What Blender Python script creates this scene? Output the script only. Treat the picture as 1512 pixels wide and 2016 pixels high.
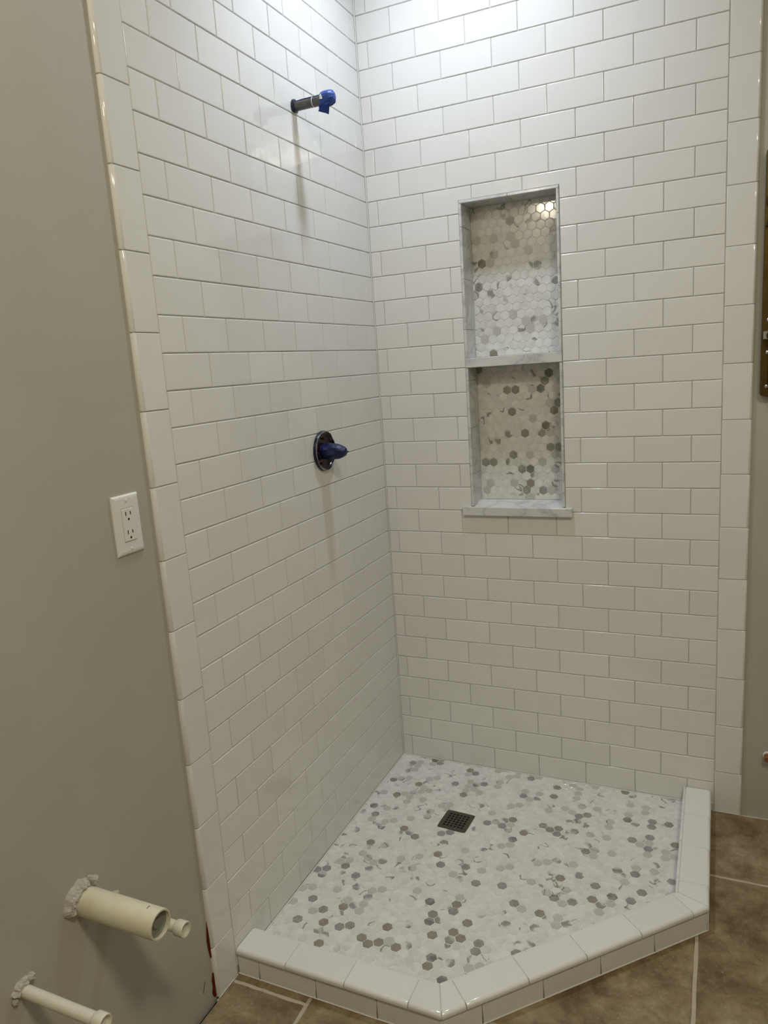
import bpy, bmesh, math, random
from mathutils import Matrix, Vector
random.seed(11)
scene = bpy.context.scene
for o in list(bpy.data.objects): bpy.data.objects.remove(o)
COL = scene.collection

# ------------------------------------------------------------ camera
cam_d = bpy.data.cameras.new('camera')
cam = bpy.data.objects.new('camera', cam_d)
COL.objects.link(cam)
RIGHT = Vector((0.91025434, 0.40858527, -0.06704565))
DOWN = Vector((0.01859679, -0.2021072, -0.97918683))
FWD = Vector((-0.41363172, 0.89006222, -0.19156733))
CAMPOS = Vector((1.05702673, -2.30345881, 1.41812294))
M = Matrix((RIGHT, -DOWN, -FWD)).transposed().to_4x4()
M.translation = CAMPOS
cam.matrix_world = M
cam_d.sensor_fit = 'HORIZONTAL'
cam_d.sensor_width = 36.0
cam_d.lens = 1450.665 / 1512 * 36.0
cam_d.clip_start = 0.02
scene.camera = cam

# ------------------------------------------------------------ world, lights, exposure
world = bpy.data.worlds.new('world'); scene.world = world
world.use_nodes = True
world.node_tree.nodes['Background'].inputs[0].default_value = (0.9, 0.88, 0.8, 1)
world.node_tree.nodes['Background'].inputs[1].default_value = 0.05
SHOWER_LAMP = dict(pos=(0.41, -0.425, 2.876), size=0.12, energy=9.0, color=(0.76, 0.85, 1.0), spread=140)
VANITY_LAMP = dict(pos=(0.150, -1.90, 2.235), radius=0.045, energy=7.2, color=(1.0, 0.88, 0.68))
FILL_LAMP = dict(pos=(1.62, -2.30, 2.870), size=0.4, energy=29.0, color=(1.0, 0.945, 0.75))  # added warm fill for ambient brightness, placed so its reflection stays out of view
scene.view_settings.view_transform = 'Standard'
scene.view_settings.look = 'None'
scene.view_settings.exposure = -0.01
scene.view_settings.gamma = 1.0
scene.view_settings.use_curve_mapping = False

def area_lamp(name, d, parent=None):
    l = bpy.data.lights.new(name, 'AREA'); l.shape = 'DISK'; l.size = d['size']
    l.energy = d['energy']; l.color = d['color']
    l.spread = math.radians(d.get('spread', 180))
    o = bpy.data.objects.new(name, l); COL.objects.link(o)
    o.location = d['pos']
    return o
area_lamp('shower_lamp', SHOWER_LAMP)
area_lamp('fill_lamp', FILL_LAMP)

# ------------------------------------------------------------ helpers
def sRGB(r, g, b):
    f = lambda c: (c/12.92 if c <= .04045 else ((c+.055)/1.055)**2.4)
    return (f(r/255), f(g/255), f(b/255), 1)

class Mat:
    """small wrapper that makes node materials readable"""
    def __init__(s, name, color=(.8, .8, .8, 1), rough=.5, metal=0, spec=.5, coat=0, coat_rough=.05):
        s.m = bpy.data.materials.new(name); s.m.use_nodes = True
        s.nt = s.m.node_tree; s.b = s.nt.nodes['Principled BSDF']
        s.b.inputs['Base Color'].default_value = color
        s.b.inputs['Roughness'].default_value = rough
        s.b.inputs['Metallic'].default_value = metal
        s.b.inputs['Specular IOR Level'].default_value = spec
        s.b.inputs['Coat Weight'].default_value = coat
        s.b.inputs['Coat Roughness'].default_value = coat_rough
    def n(s, t, **kw):
        n = s.nt.nodes.new(t)
        for k, v in kw.items(): setattr(n, k, v)
        return n
    def l(s, a, b): s.nt.links.new(a, b)
    def pos(s):
        return s.n('ShaderNodeNewGeometry').outputs['Position']
    def noise(s, scale, detail=3, rough=.5, vec=None, dist=0):
        n = s.n('ShaderNodeTexNoise'); n.inputs['Scale'].default_value = scale
        n.inputs['Detail'].default_value = detail; n.inputs['Roughness'].default_value = rough
        n.inputs['Distortion'].default_value = dist
        s.l(vec if vec is not None else s.pos(), n.inputs['Vector'])
        return n.outputs['Fac']
    def ramp(s, fac, stops):
        r = s.n('ShaderNodeValToRGB'); el = r.color_ramp.elements
        while len(el) < len(stops): el.new(.5)
        for e, (p, c) in zip(el, stops):
            e.position = p; e.color = c if len(c) == 4 else (*c, 1)
        s.l(fac, r.inputs['Fac']); return r.outputs['Color']
    def mix(s, fac, a, b, mode='MIX'):
        n = s.n('ShaderNodeMix', data_type='RGBA', blend_type=mode)
        for v, k in ((fac, 0), (a, 6), (b, 7)):
            if isinstance(v, (int, float)): n.inputs[k].default_value = v
            elif isinstance(v, tuple): n.inputs[k].default_value = v
            else: s.l(v, n.inputs[k])
        return n.outputs[2]
    def math(s, op, a, b=0., c=None):
        n = s.n('ShaderNodeMath', operation=op)
        for i, v in enumerate((a, b) if c is None else (a, b, c)):
            if isinstance(v, (int, float)): n.inputs[i].default_value = v
            else: s.l(v, n.inputs[i])
        return n.outputs[0]
    def color(s, c): s.l(c, s.b.inputs['Base Color'])
    def rough(s, c): s.l(c, s.b.inputs['Roughness'])
    def bump(s, h, strength=.2, dist=.001):
        n = s.n('ShaderNodeBump'); n.inputs['Strength'].default_value = strength
        n.inputs['Distance'].default_value = dist
        s.l(h, n.inputs['Height']); s.l(n.outputs['Normal'], s.b.inputs['Normal'])

def mat_plain(name, color, rough=.5, **k): return Mat(name, color, rough, **k).m

def make_glaze():
    m = Mat('white_glaze', (.70, .695, .675, 1), .085, spec=.5)
    m.bump(m.noise(11, 2), .38, .004)
    oi = m.n('ShaderNodeObjectInfo')
    m.color(m.mix(oi.outputs['Random'], (.715, .705, .675, 1), (.75, .74, .71, 1)))
    return m.m
def make_paint(name, c1, c2):
    m = Mat(name, c1, .55, spec=.3)
    n = m.noise(2.2, 4, .6)
    m.color(m.mix(m.ramp(n, [(.35, (0, 0, 0)), (.65, (1, 1, 1))]), c1, c2))
    m.bump(m.noise(420, 3, .6), .35, .0006)
    return m.m
def make_mosaic():
    m = Mat('mosaic_marble', (.7, .7, .68, 1), .11, spec=.5)
    at = m.n('ShaderNodeAttribute', attribute_name='cell')
    sep = m.n('ShaderNodeSeparateColor'); m.l(at.outputs['Color'], sep.inputs[0])
    r1, r2, r3 = sep.outputs
    add = m.n('ShaderNodeVectorMath', operation='MULTIPLY_ADD')
    m.l(at.outputs['Vector'], add.inputs[0]); add.inputs[1].default_value = (37, 53, 71); m.l(m.pos(), add.inputs[2])
    v = add.outputs[0]
    soft = m.noise(26, 3, .55, v)
    white = m.mix(m.ramp(soft, [(.3, (0, 0, 0)), (.7, (1, 1, 1))]), (.60, .60, .57, 1), (.76, .755, .72, 1))
    tan = m.mix(m.noise(45, 3, .6, v), (.19, .172, .135, 1), (.36, .335, .275, 1))
    gray = m.mix(m.noise(50, 3, .6, v), (.16, .16, .145, 1), (.42, .415, .385, 1))
    pale = m.mix(soft, (.44, .435, .40, 1), (.56, .555, .52, 1))
    c = m.mix(m.math('GREATER_THAN', r1, .84), white, pale)
    c = m.mix(m.math('GREATER_THAN', r1, .942), c, gray)
    c = m.mix(m.math('GREATER_THAN', r1, .978), c, tan)
    # a soft dark bruise crossing part of some tiles, and a sparse hairline vein
    cloud = m.ramp(m.noise(32, 1, .4, v, .3), [(.50, (0, 0, 0)), (.62, (1, 1, 1))])
    c = m.mix(m.math('MULTIPLY', m.math('MULTIPLY', cloud, m.math('GREATER_THAN', r2, .87)), .72), c, (.15, .146, .13, 1))
    band = m.ramp(m.math('ABSOLUTE', m.math('SUBTRACT', m.noise(19, 1, .4, v, .4), .5)), [(.006, (1, 1, 1)), (.030, (0, 0, 0))])
    c = m.mix(m.math('MULTIPLY', m.math('MULTIPLY', band, m.math('GREATER_THAN', r3, .88)), .75), c, (.11, .107, .095, 1))
    m.color(c)
    return m.m
def make_marble():
    m = Mat('sill_marble', (.7, .7, .7, 1), .16)
    mp = m.n('ShaderNodeMapping'); mp.inputs['Scale'].default_value = (1, 1.2, 2.0)
    mp.inputs['Rotation'].default_value = (.3, .6, 0)
    m.l(m.pos(), mp.inputs['Vector'])
    n = m.noise(5.5, 4, .55, mp.outputs[0], 1.2)
    v = m.math('ABSOLUTE', m.math('SUBTRACT', n, .5))
    c = m.ramp(v, [(0, (.44, .445, .45)), (.018, (.55, .555, .555)), (.07, (.64, .64, .63)), (.25, (.70, .70, .685))])
    c = m.mix(m.math('MULTIPLY', m.ramp(m.noise(9, 3, .5, mp.outputs[0], .5), [(.45, (0, 0, 0)), (.7, (1, 1, 1))]), .4), c, (.52, .525, .525, 1))
    m.color(c)
    return m.m
def make_travertine():
    m = Mat('travertine', (.2, .15, .1, 1), .5, spec=.35)
    oi = m.n('ShaderNodeObjectInfo')
    add = m.n('ShaderNodeVectorMath', operation='MULTIPLY_ADD')
    comb = m.n('ShaderNodeCombineXYZ'); m.l(oi.outputs['Random'], comb.inputs[0]); m.l(oi.outputs['Random'], comb.inputs[1])
    m.l(comb.outputs[0], add.inputs[0]); add.inputs[1].default_value = (9, 5, 0); m.l(m.pos(), add.inputs[2])
    v = add.outputs[0]
    big = m.noise(8, 8, .68, v, .25)
    c = m.ramp(big, [(.30, (.11, .066, .028)), (.43, (.19, .127, .062)), (.55, (.28, .205, .115)), (.72, (.41, .33, .21))])
    fine = m.noise(55, 4, .7, v)
    c = m.mix(.35, c, m.ramp(fine, [(.35, (.38, .36, .33)), (.65, (1, 1, 1))]), 'MULTIPLY')
    pits = m.math('GREATER_THAN', m.noise(150, 2, .5, v), .69)
    c = m.mix(m.math('MULTIPLY', pits, .5), c, (.46, .40, .29, 1))
    m.color(c)
    m.bump(fine, .25, .001)
    return m.m
def make_brass():
    m = Mat('aged_brass', (.22, .14, .045, 1), .38, metal=.85)
    m.color(m.mix(m.noise(30, 4, .6), (.055, .033, .008, 1), (.16, .105, .03, 1)))
    return m.m
def make_pvc(name, c1, c2):
    m = Mat(name, c1, .42, spec=.4)
    m.color(m.mix(m.ramp(m.noise(14, 4, .6), [(.4, (0, 0, 0)), (.7, (1, 1, 1))]), c1, c2))
    m.bump(m.noise(60, 2), .12, .0006)
    return m.m
def make_plaster():
    m = Mat('plaster', (.42, .39, .33, 1), .9)
    m.color(m.mix(m.noise(60, 5, .7), (.28, .26, .21, 1), (.62, .59, .52, 1)))
    m.bump(m.noise(150, 5, .7), .8, .002)
    return m.m
def make_pipe():
    m = Mat('dull_steel', (.10, .10, .10, 1), .5, metal=.5)
    m.color(m.mix(m.noise(60, 4, .6), (.045, .045, .043, 1), (.17, .165, .155, 1)))
    return m.m
def make_tape(name='painters_tape', a=(.006, .030, .20, 1), b=(.015, .085, .40, 1)):
    m = Mat(name, a, .5)
    m.color(m.mix(m.noise(50, 4, .6), a, b))
    m.bump(m.noise(80, 3), .4, .002)
    return m.m
def make_caulk():
    m = Mat('white_caulk', (.72, .71, .67, 1), .4); return m.m
def make_grout(name, a, b):
    m = Mat(name, a, .9, spec=.1)
    m.color(m.mix(m.noise(40, 4, .6), a, b)); m.bump(m.noise(300, 2), .3, .0005)
    return m.m

GLAZE = make_glaze()
PAINT = make_paint('wall_paint', (.425, .405, .345, 1), (.455, .435, .37, 1))
CEILP = make_paint('ceiling_paint', (.75, .74, .70, 1), (.77, .76, .72, 1))
MOSAIC = make_mosaic(); MARBLE = make_marble(); TRAV = make_travertine(); BRASS = make_brass()
PVC = make_pvc('aged_plastic_pipe', (.66, .62, .48, 1), (.58, .53, .38, 1))
PVCW = make_pvc('white_plastic_pipe', (.70, .67, .57, 1), (.62, .58, .47, 1))
PLASTER = make_plaster(); STEEL = make_pipe(); TAPE = make_tape(); TAPE2 = make_tape('dark_blue_tape', (.0015, .005, .035, 1), (.004, .016, .10, 1)); CAULK = make_caulk()
WGROUT = make_grout('wall_grout', (.50, .495, .475, 1), (.60, .595, .57, 1))
FGROUT = make_grout('floor_grout', (.40, .345, .26, 1), (.50, .44, .34, 1))
MGROUT = make_grout('mosaic_grout', (.72, .715, .68, 1), (.78, .77, .73, 1))
BLACK = mat_plain('black_void', (.006, .005, .005, 1), .6)
DRAINM = mat_plain('drain_bronze', (.13, .11, .085, 1), .35, metal=.8)
PLASTIC = mat_plain('white_plastic', (.74, .735, .70, 1), .28)
CHROME = mat_plain('chrome', (.6, .6, .62, 1), .12, metal=1)
MAROON = mat_plain('maroon_plastic', (.022, .003, .002, 1), .3, spec=.25)
NAVY = mat_plain('navy_tape', (.003, .006, .032, 1), .3)
MEMB = mat_plain('red_membrane', (.22, .02, .008, 1), .6)
COPPER = mat_plain('copper', (.36, .15, .06, 1), .4, metal=.7)

def tagit(o, label=None, cat=None, group=None, kind=None):
    if label: o['label'] = label
    if cat: o['category'] = cat
    if group: o['group'] = group
    if kind: o['kind'] = kind
    return o
def empty(name, loc, label=None, cat=None, group=None):
    o = bpy.data.objects.new(name, None); COL.objects.link(o); o.location = loc
    o.empty_display_size = .05
    return tagit(o, label, cat, group)
def link(name, me, mats, parent=None, mw=None):
    o = bpy.data.objects.new(name, me); COL.objects.link(o)
    if mats is not None and not me.materials:
        for m in (mats if isinstance(mats, (list, tuple)) else [mats]): me.materials.append(m)
    if parent is not None:
        o.parent = parent
        pm = Matrix.Translation(parent.location)      # parents here are never rotated
        o.matrix_parent_inverse = pm.inverted()
    if mw is not None: o.matrix_basis = mw
    return o
def mesh(name, V, F, smooth=False):
    me = bpy.data.meshes.new(name); me.from_pydata([tuple(v) for v in V], [], F); me.update()
    if smooth:
        for p in me.polygons: p.use_smooth = True
    return me
def from_bm(name, bm, mats, parent=None, smooth=False, mw=None):
    bmesh.ops.recalc_face_normals(bm, faces=bm.faces)
    me = bpy.data.meshes.new(name); bm.to_mesh(me); bm.free()
    if smooth:
        for p in me.polygons: p.use_smooth = True
    return link(name, me, mats, parent, mw)
def bx(bm, lo, hi, bevel=0, seg=2, mw=None):
    v = [bm.verts.new((x, y, z)) for x in (lo[0], hi[0]) for y in (lo[1], hi[1]) for z in (lo[2], hi[2])]
    fs = [bm.faces.new([v[i] for i in f]) for f in ((0, 1, 3, 2), (4, 6, 7, 5), (0, 4, 5, 1), (2, 3, 7, 6), (0, 2, 6, 4), (1, 5, 7, 3))]
    if bevel:
        es = list({e for f in fs for e in f.edges})
        r = bmesh.ops.bevel(bm, geom=es, offset=bevel, segments=seg, affect='EDGES', profile=.5)
def box(name, lo, hi, mats, parent=None, bevel=0, seg=2):
    bm = bmesh.new(); bx(bm, lo, hi, bevel, seg); return from_bm(name, bm, mats, parent)
def lathe(name, prof, axis, origin, mats, parent=None, n=40, cap0=False, cap1=False, smooth=True, wob=0, seed=0):
    """prof: (radius, distance along axis)"""
    rnd = random.Random(seed)
    ax = Vector(axis).normalized(); up = Vector((0, 0, 1)) if abs(ax.z) < .9 else Vector((1, 0, 0))
    a = ax.cross(up).normalized(); b = ax.cross(a); V = []; F = []
    for r, d in prof:
        for k in range(n):
            t = 2*math.pi*k/n; rr = r*(1+wob*(rnd.random()-.5))
            V.append(Vector(origin) + ax*(d + wob*.02*(rnd.random()-.5)) + a*rr*math.cos(t) + b*rr*math.sin(t))
    for i in range(len(prof)-1):
        for k in range(n):
            F.append((i*n+k, i*n+(k+1) % n, (i+1)*n+(k+1) % n, (i+1)*n+k))
    if cap0: F.append(tuple(range(n)))
    if cap1: F.append(tuple((len(prof)-1)*n+k for k in range(n)))
    bm = bmesh.new(); me = mesh('t', V, F); bm.from_mesh(me); bpy.data.meshes.remove(me)
    o = from_bm(name, bm, mats, parent)
    if smooth:
        for p in o.data.polygons: p.use_smooth = len(p.vertices) == 4
        o.data.set_sharp_from_angle(angle=math.radians(40))
    return o

# ------------------------------------------------------------ tile geometry
P = .0778            # row pitch
ROWS_TOP = -5        # index of the topmost row
def zl(k): return (32-k)*P
G = .0008            # half joint
def offset_poly(poly, d):
    n = len(poly); out = []
    for i in range(n):
        p0, p1, p2 = Vector(poly[i-1]), Vector(poly[i]), Vector(poly[(i+1) % n])
        e1 = (p1-p0).normalized(); e2 = (p2-p1).normalized()
        n1 = Vector((-e1.y, e1.x)); n2 = Vector((-e2.y, e2.x))
        m = n1+n2; m = m/max(1e-6, (m.length_squared/2))
        out.append(p1+m*d)
    return out
RINGS = ((0, -.0065), (0, -.0018), (.0004, -.0008), (.0011, -.0002), (.0021, 0))
def tile_geo(poly, rings=RINGS):
    """counter-clockwise outline -> cushion-edged tile, front face at w=0"""
    V = []; F = []; n = len(poly)
    for ins, w in rings:
        for p in offset_poly(poly, ins): V.append((p.x, p.y, w))
    for r in range(len(rings)-1):
        for k in range(n):
            a = r*n+k; b = r*n+(k+1) % n
            F.append((a, b, b+n, a+n))
    F.append(tuple((len(rings)-1)*n+k for k in range(n)))
    return V, F
def soften(me):
    """rounded edges shade smoothly, the flat face stays flat"""
    big = len(me.polygons)-1
    for i, p in enumerate(me.polygons): p.use_smooth = i != big
    n = len(me.polygons[big].vertices)
    at = me.attributes.new('sharp_edge', 'BOOLEAN', 'EDGE')
    at.data.foreach_set('value', [abs(e.vertices[0]-e.vertices[1]) == n for e in me.edges])
    return me
CACHE = {}
def rect_mesh(w, h):
    key = (round(w, 4), round(h, 4))
    if key not in CACHE:
        V, F = tile_geo([(-w/2, -h/2), (w/2, -h/2), (w/2, h/2), (-w/2, h/2)])
        CACHE[key] = soften(mesh('wall_tile', V, F))
    return CACHE[key]
FR_BACK = Matrix(((1, 0, 0, 0), (0, 0, -1, 0), (0, 1, 0, 0), (0, 0, 0, 1)))   # u=x v=z w=-y
FR_LEFT = Matrix(((0, 0, 1, 0), (1, 0, 0, 0), (0, 1, 0, 0), (0, 0, 0, 1)))    # u=y v=z w=x
FR_FLOOR = Matrix.Identity(4)
def place_tile(me, fr, u, v, parent, w=0, jit=1., mats=None, name='tile'):
    loc = fr @ Vector((u, v, w + jit*random.uniform(-.0003, .0002)))
    rot = fr.to_3x3().to_4x4() @ Matrix.Rotation(random.gauss(0, .0022)*jit, 4, 'X') @ Matrix.Rotation(random.gauss(0, .0016)*jit, 4, 'Y') @ Matrix.Rotation(random.gauss(0, .0006)*jit, 4, 'Z')
    return link(name, me, mats or GLAZE, parent, Matrix.Translation(loc) @ rot)
def bull_mesh(w, h, side, rad=.007, key='bull'):
    """border tile; side=+1 rounds the +u edge"""
    k = (key, round(w, 4), round(h, 4), side)
    if k in CACHE: return CACHE[k]
    prof = []          # (u, w, nu, nw) from joint side to rounded side
    prof += [(-w/2, -.0065, -1, 0), (-w/2, -.0014, -1, 0), (-w/2+.0005, -.0004, -.7, .7), (-w/2+.0014, 0, 0, 1)]
    for i in range(10):
        t = math.pi/2*i/9
        prof.append((w/2-rad+rad*math.sin(t), -rad+rad*math.cos(t), math.sin(t), math.cos(t)))
    prof.append((w/2, -.0095, 1, 0))
    st = [(-h/2, .0014), (-h/2+.0005, .0004), (-h/2+.0014, 0), (h/2-.0014, 0), (h/2-.0005, .0004), (h/2, .0014)]
    V = []; F = []; n = len(prof)
    for v, d in st:
        for (u, ww, nu, nw) in prof: V.append(((u-nu*d)*side, v, ww-nw*d))
    for j in range(len(st)-1):
        for i in range(n-1):
            a = j*n+i
            F.append((a, a+1, a+n+1, a+n) if side > 0 else (a, a+n, a+n+1, a+1))
    F.append(tuple(range(n)) if side < 0 else tuple(reversed(range(n))))
    e = (len(st)-1)*n
    F.append(tuple(e+i for i in range(n)) if side > 0 else tuple(e+i for i in reversed(range(n))))
    me = mesh('border_tile', V, F)
    for p in me.polygons: p.use_smooth = len(p.vertices) == 4 and p.area < .2*w*h and abs(p.normal.y) < .99
    CACHE[k] = me; return me

def clip_notch(u0, u1, v0, v1, hole):
    """rect minus hole -> list of outlines (CCW)"""
    a0, a1, b0, b1 = hole
    if u1 <= a0 or u0 >= a1 or v1 <= b0 or v0 >= b1: return [[(u0, v0), (u1, v0), (u1, v1), (u0, v1)]]
    left = u0 < a0-.004; right = u1 > a1+.004; bot = v0 < b0-.004; top = v1 > b1+.004
    if not (left or right or bot or top): return []
    if left and right and not bot and not top:
        return [[(u0, v0), (a0, v0), (a0, v1), (u0, v1)], [(a1, v0), (u1, v0), (u1, v1), (a1, v1)]]
    if left and not right:
        if top: return [[(u0, v0), (a0, v0), (a0, b1), (u1, b1), (u1, v1), (u0, v1)]]
        if bot: return [[(u0, v0), (u1, v0), (u1, b0), (a0, b0), (a0, v1), (u0, v1)]]
        return [[(u0, v0), (a0, v0), (a0, v1), (u0, v1)]]
    if right and not left:
        if top: return [[(a1, v0), (u1, v0), (u1, v1), (u0, v1), (u0, b1), (a1, b1)]]
        if bot: return [[(u0, v0), (u1, v0), (u1, v1), (a1, v1), (a1, b0), (u0, b0)]]
        return [[(a1, v0), (u1, v0), (u1, v1), (a1, v1)]]
    if top: return [[(u0, b1), (u1, b1), (u1, v1), (u0, v1)]]
    return [[(u0, v0), (u1, v0), (u1, b0), (u0, b0)]]

# ------------------------------------------------------------ room shell
XR = 2.3; YF = -3.7; ZC = 2.885; ZF = -.02
NI = dict(x0=.3096, x1=.6163, z0=.9455, z1=1.9045, d=.088)
# left wall (painted plasterboard, tile field proud of it)
wall_left = box('wall_left', (-.13, YF, -.10), (-.0095, .13, ZC), PAINT); tagit(wall_left, kind='structure')
wall_left['label'] = 'left wall, warm grey paint with white tile field up to the corner'
# back wall with the niche recess
bm = bmesh.new()
bx(bm, (-.13, .0095, -.10), (NI['x0'], .13, ZC)); bx(bm, (NI['x1'], .0095, -.10), (XR, .13, ZC))
bx(bm, (NI['x0'], .0095, -.10), (NI['x1'], .13, NI['z0']-.03)); bx(bm, (NI['x0'], .0095, NI['z1']), (NI['x1'], .13, ZC))
bx(bm, (NI['x0'], .098, NI['z0']-.03), (NI['x1'], .13, NI['z1']))
wall_back = from_bm('wall_back', bm, PAINT); tagit(wall_back, 'back wall, white tile with a recessed niche, painted at its right end', kind='structure')
o = box('wall_right', (XR, YF, -.10), (XR+.12, .13, ZC), PAINT); tagit(o, kind='structure')
o = box('wall_front', (-.13, YF-.12, -.10), (XR+.12, YF, ZC), PAINT); tagit(o, kind='structure')
ceiling = box('ceiling', (-.13, YF-.12, ZC), (XR+.12, .13, ZC+.1), CEILP); tagit(ceiling, kind='structure')

# grout beds behind the wall tiles
gb = box('grout_bed', (-.0094, -1.1385, ZF), (-.0026, 0.0094, ZC-.002), WGROUT, wall_left)
bm = bmesh.new()
bx(bm, (-.0016, .0026, ZF), (NI['x0'], .0094, ZC-.002)); bx(bm, (NI['x1'], .0026, ZF), (1.1335, .0094, ZC-.002))
bx(bm, (NI['x0'], .0026, ZF), (NI['x1'], .0094, NI['z0']-.03)); bx(bm, (NI['x0'], .0026, NI['z1']), (NI['x1'], .0094, ZC-.002))
from_bm('grout_bed', bm, WGROUT, wall_back)

# back wall tiles
PU = .1574; WB = 1.0600
for r in range(ROWS_TOP, 32):
    v1 = zl(r)-G; v0 = zl(r+1)+G
    if r == ROWS_TOP: v1 = min(v1, ZC-.003)
    u1 = WB; first = True
    while u1 > .002:
        step = PU*.5 if (first and r % 2) else PU
        u0 = max(u1-step, .0015); first = False
        a, b = u0+G, u1-G
        if b-a > .006:
            for poly in clip_notch(a, b, v0, v1, (NI['x0']-.001, NI['x1']+.001, NI['z0'], NI['z1']+.001)):
                if len(poly) == 4:
                    w = poly[1][0]-poly[0][0]; h = poly[2][1]-poly[1][1]
                    if w < .006 or h < .006: continue
                    place_tile(rect_mesh(w, h), FR_BACK, poly[0][0]+w/2, poly[0][1]+h/2, wall_back)
                else:
                    V, F = tile_geo(poly)
                    link('tile', soften(mesh('notched_tile', V, F)), GLAZE, wall_back, FR_BACK.copy())
        u1 = u0
        if u0 <= .0016: break
z = .1167-.1560
BH = .1560-2*G
first = True
while z < ZC-.01:
    lo, hi = z+G, z+.1560-G
    if first: lo = ZF+.002
    hi = min(hi, ZC-.003)
    h = hi-lo
    if h > .01: place_tile(bull_mesh(.0760, h, 1), FR_BACK, WB+.0008+.0380, lo+h/2, wall_back)
    first = False; z += .1560
# left wall tiles
PL = .1556; WL = 1.0640
for r in range(ROWS_TOP, 32):
    v1 = zl(r)-G; v0 = zl(r+1)+G
    if r == ROWS_TOP: v1 = min(v1, ZC-.003)
    u0 = -WL; first = True
    while u0 < -.002:
        step = PL*.5 if (first and r % 2 == 0) else PL
        u1 = min(u0+step, -.0015); first = False
        a, b = u0+G, u1-G
        if b-a > .006: place_tile(rect_mesh(b-a, v1-v0), FR_LEFT, (a+b)/2, (v0+v1)/2, wall_left)
        u0 = u1
        if u1 >= -.0016: break
z = .4262-3*.1562; first = True
while z < ZC-.01:
    lo, hi = z+G, min(z+.1562-G, ZC-.003)
    if first: lo = max(lo, ZF+.002)
    if first and hi-lo < .03: pass
    h = hi-lo
    if h > .01: place_tile(bull_mesh(.0765, h, -1), FR_LEFT, -WL-.0008-.03825, lo+h/2, wall_left)
    first = False; z += .1562

# ------------------------------------------------------------ curb (neo-angle)
ZT = .050; CW = .0735; T = math.tan(math.radians(22.5))
OA = Vector((0.0006, -1.0645)); OB = Vector((.5355, -1.0645)); OC = Vector((1.0540, -.5385)); OD = Vector((1.0520, -.0006))
curb = empty('shower_curb', (.55, -.9, ZF), 'low white tiled angled curb around the shower floor', 'shower curb')
def seg(a, b):
    d = (b-a); L = d.length; d = d/L; return d, Vector((d.y, -d.x)), L      # n points outwards (to the right of travel)
SEGS = [seg(OA, OB), seg(OB, OC), seg(OC, OD)]
def skew(s1, s2):
    return math.tan(math.acos(max(-1, min(1, s1[0].dot(s2[0]))))/2)
SK1 = skew(SEGS[0], SEGS[1]); SK2 = skew(SEGS[1], SEGS[2])
rad = .009
CAPP = [(CW, ZT-.014, 1, 0), (CW, ZT-.012, 1, 0)]
for i in range(10):
    t = math.pi/2*(1-i/9); CAPP.append((CW-rad+rad*math.sin(t), ZT-rad+rad*math.cos(t), math.sin(t), math.cos(t)))
CAPP += [(.0014, ZT, 0, 1), (.0004, ZT-.0005, -.7, .7), (0, ZT-.0015, -1, 0), (0, ZT-.009, -1, 0)]
FACEP = [(CW-.009, ZF+.001, 0, 0), (CW-.0035, ZF+.001, 1, 0), (CW-.0035, ZT-.0150, 1, 0), (CW-.0045, ZT-.0140, .7, .7), (CW-.009, ZT-.0140, 0, 0)]
LINP = [(.000, ZT-.0035, 0, 0), (-.0068, ZT-.0035, -.3, .9), (-.0075, ZT-.0045, -.7, .5), (-.0075, -.004, -1, 0), (.000, -.004, 0, 0)]
def sweep(name, prof, a, s, s0, s1, k0, k1, mats=GLAZE, smooth=True, label=None):
    """prof points (across, z, n_across, n_z); across 0 = inner edge, CW = outer edge. s0/s1 along outer line, k0/k1 = end skews"""
    d, n, L = s; V = []; F = []; m = len(prof)
    for (e, dr) in ((0, .0012), (.0005, .0003), (.0014, 0), (-.0014, 0), (-.0005, .0003), (0, .0012)) if True else ():
        pass
    st = [(0, .0012, 0), (.0005, .0003, 0), (.0014, 0, 0), (-.0014, 0, 1), (-.0005, .0003, 1), (0, .0012, 1)]
    for (e, dr, end) in st:
        for (c, zz, nc, nz) in prof:
            t = (s0 if not end else s1)+e
            k = k0 if not end else -k1
            t += k*(CW-c)
            pos = a + d*t + n*((c-nc*dr)-CW)
            V.append((pos.x, pos.y, zz-nz*dr))
    for j in range(5):
        for i in range(m):
            i2 = (i+1) % m
            F.append((j*m+i, j*m+i2, (j+1)*m+i2, (j+1)*m+i))
    F.append(tuple(range(m))); F.append(tuple(5*m+i for i in range(m)))
    me = mesh('t', V, F); bm = bmesh.new(); bm.from_mesh(me); bpy.data.meshes.remove(me)
    o = from_bm(name, bm, mats, curb)
    amax = max(p.area for p in o.data.polygons)
    for p in o.data.polygons: p.use_smooth = len(p.vertices) == 4 and p.area < .25*amax
    if label: o['label'] = label
    return o
JO = [[0, .140, .2968, .4550, SEGS[0][2]], [0, .061, .219, .376, .533, .690, SEGS[1][2]], [0, .078, .235, .392, SEGS[2][2]]]
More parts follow.
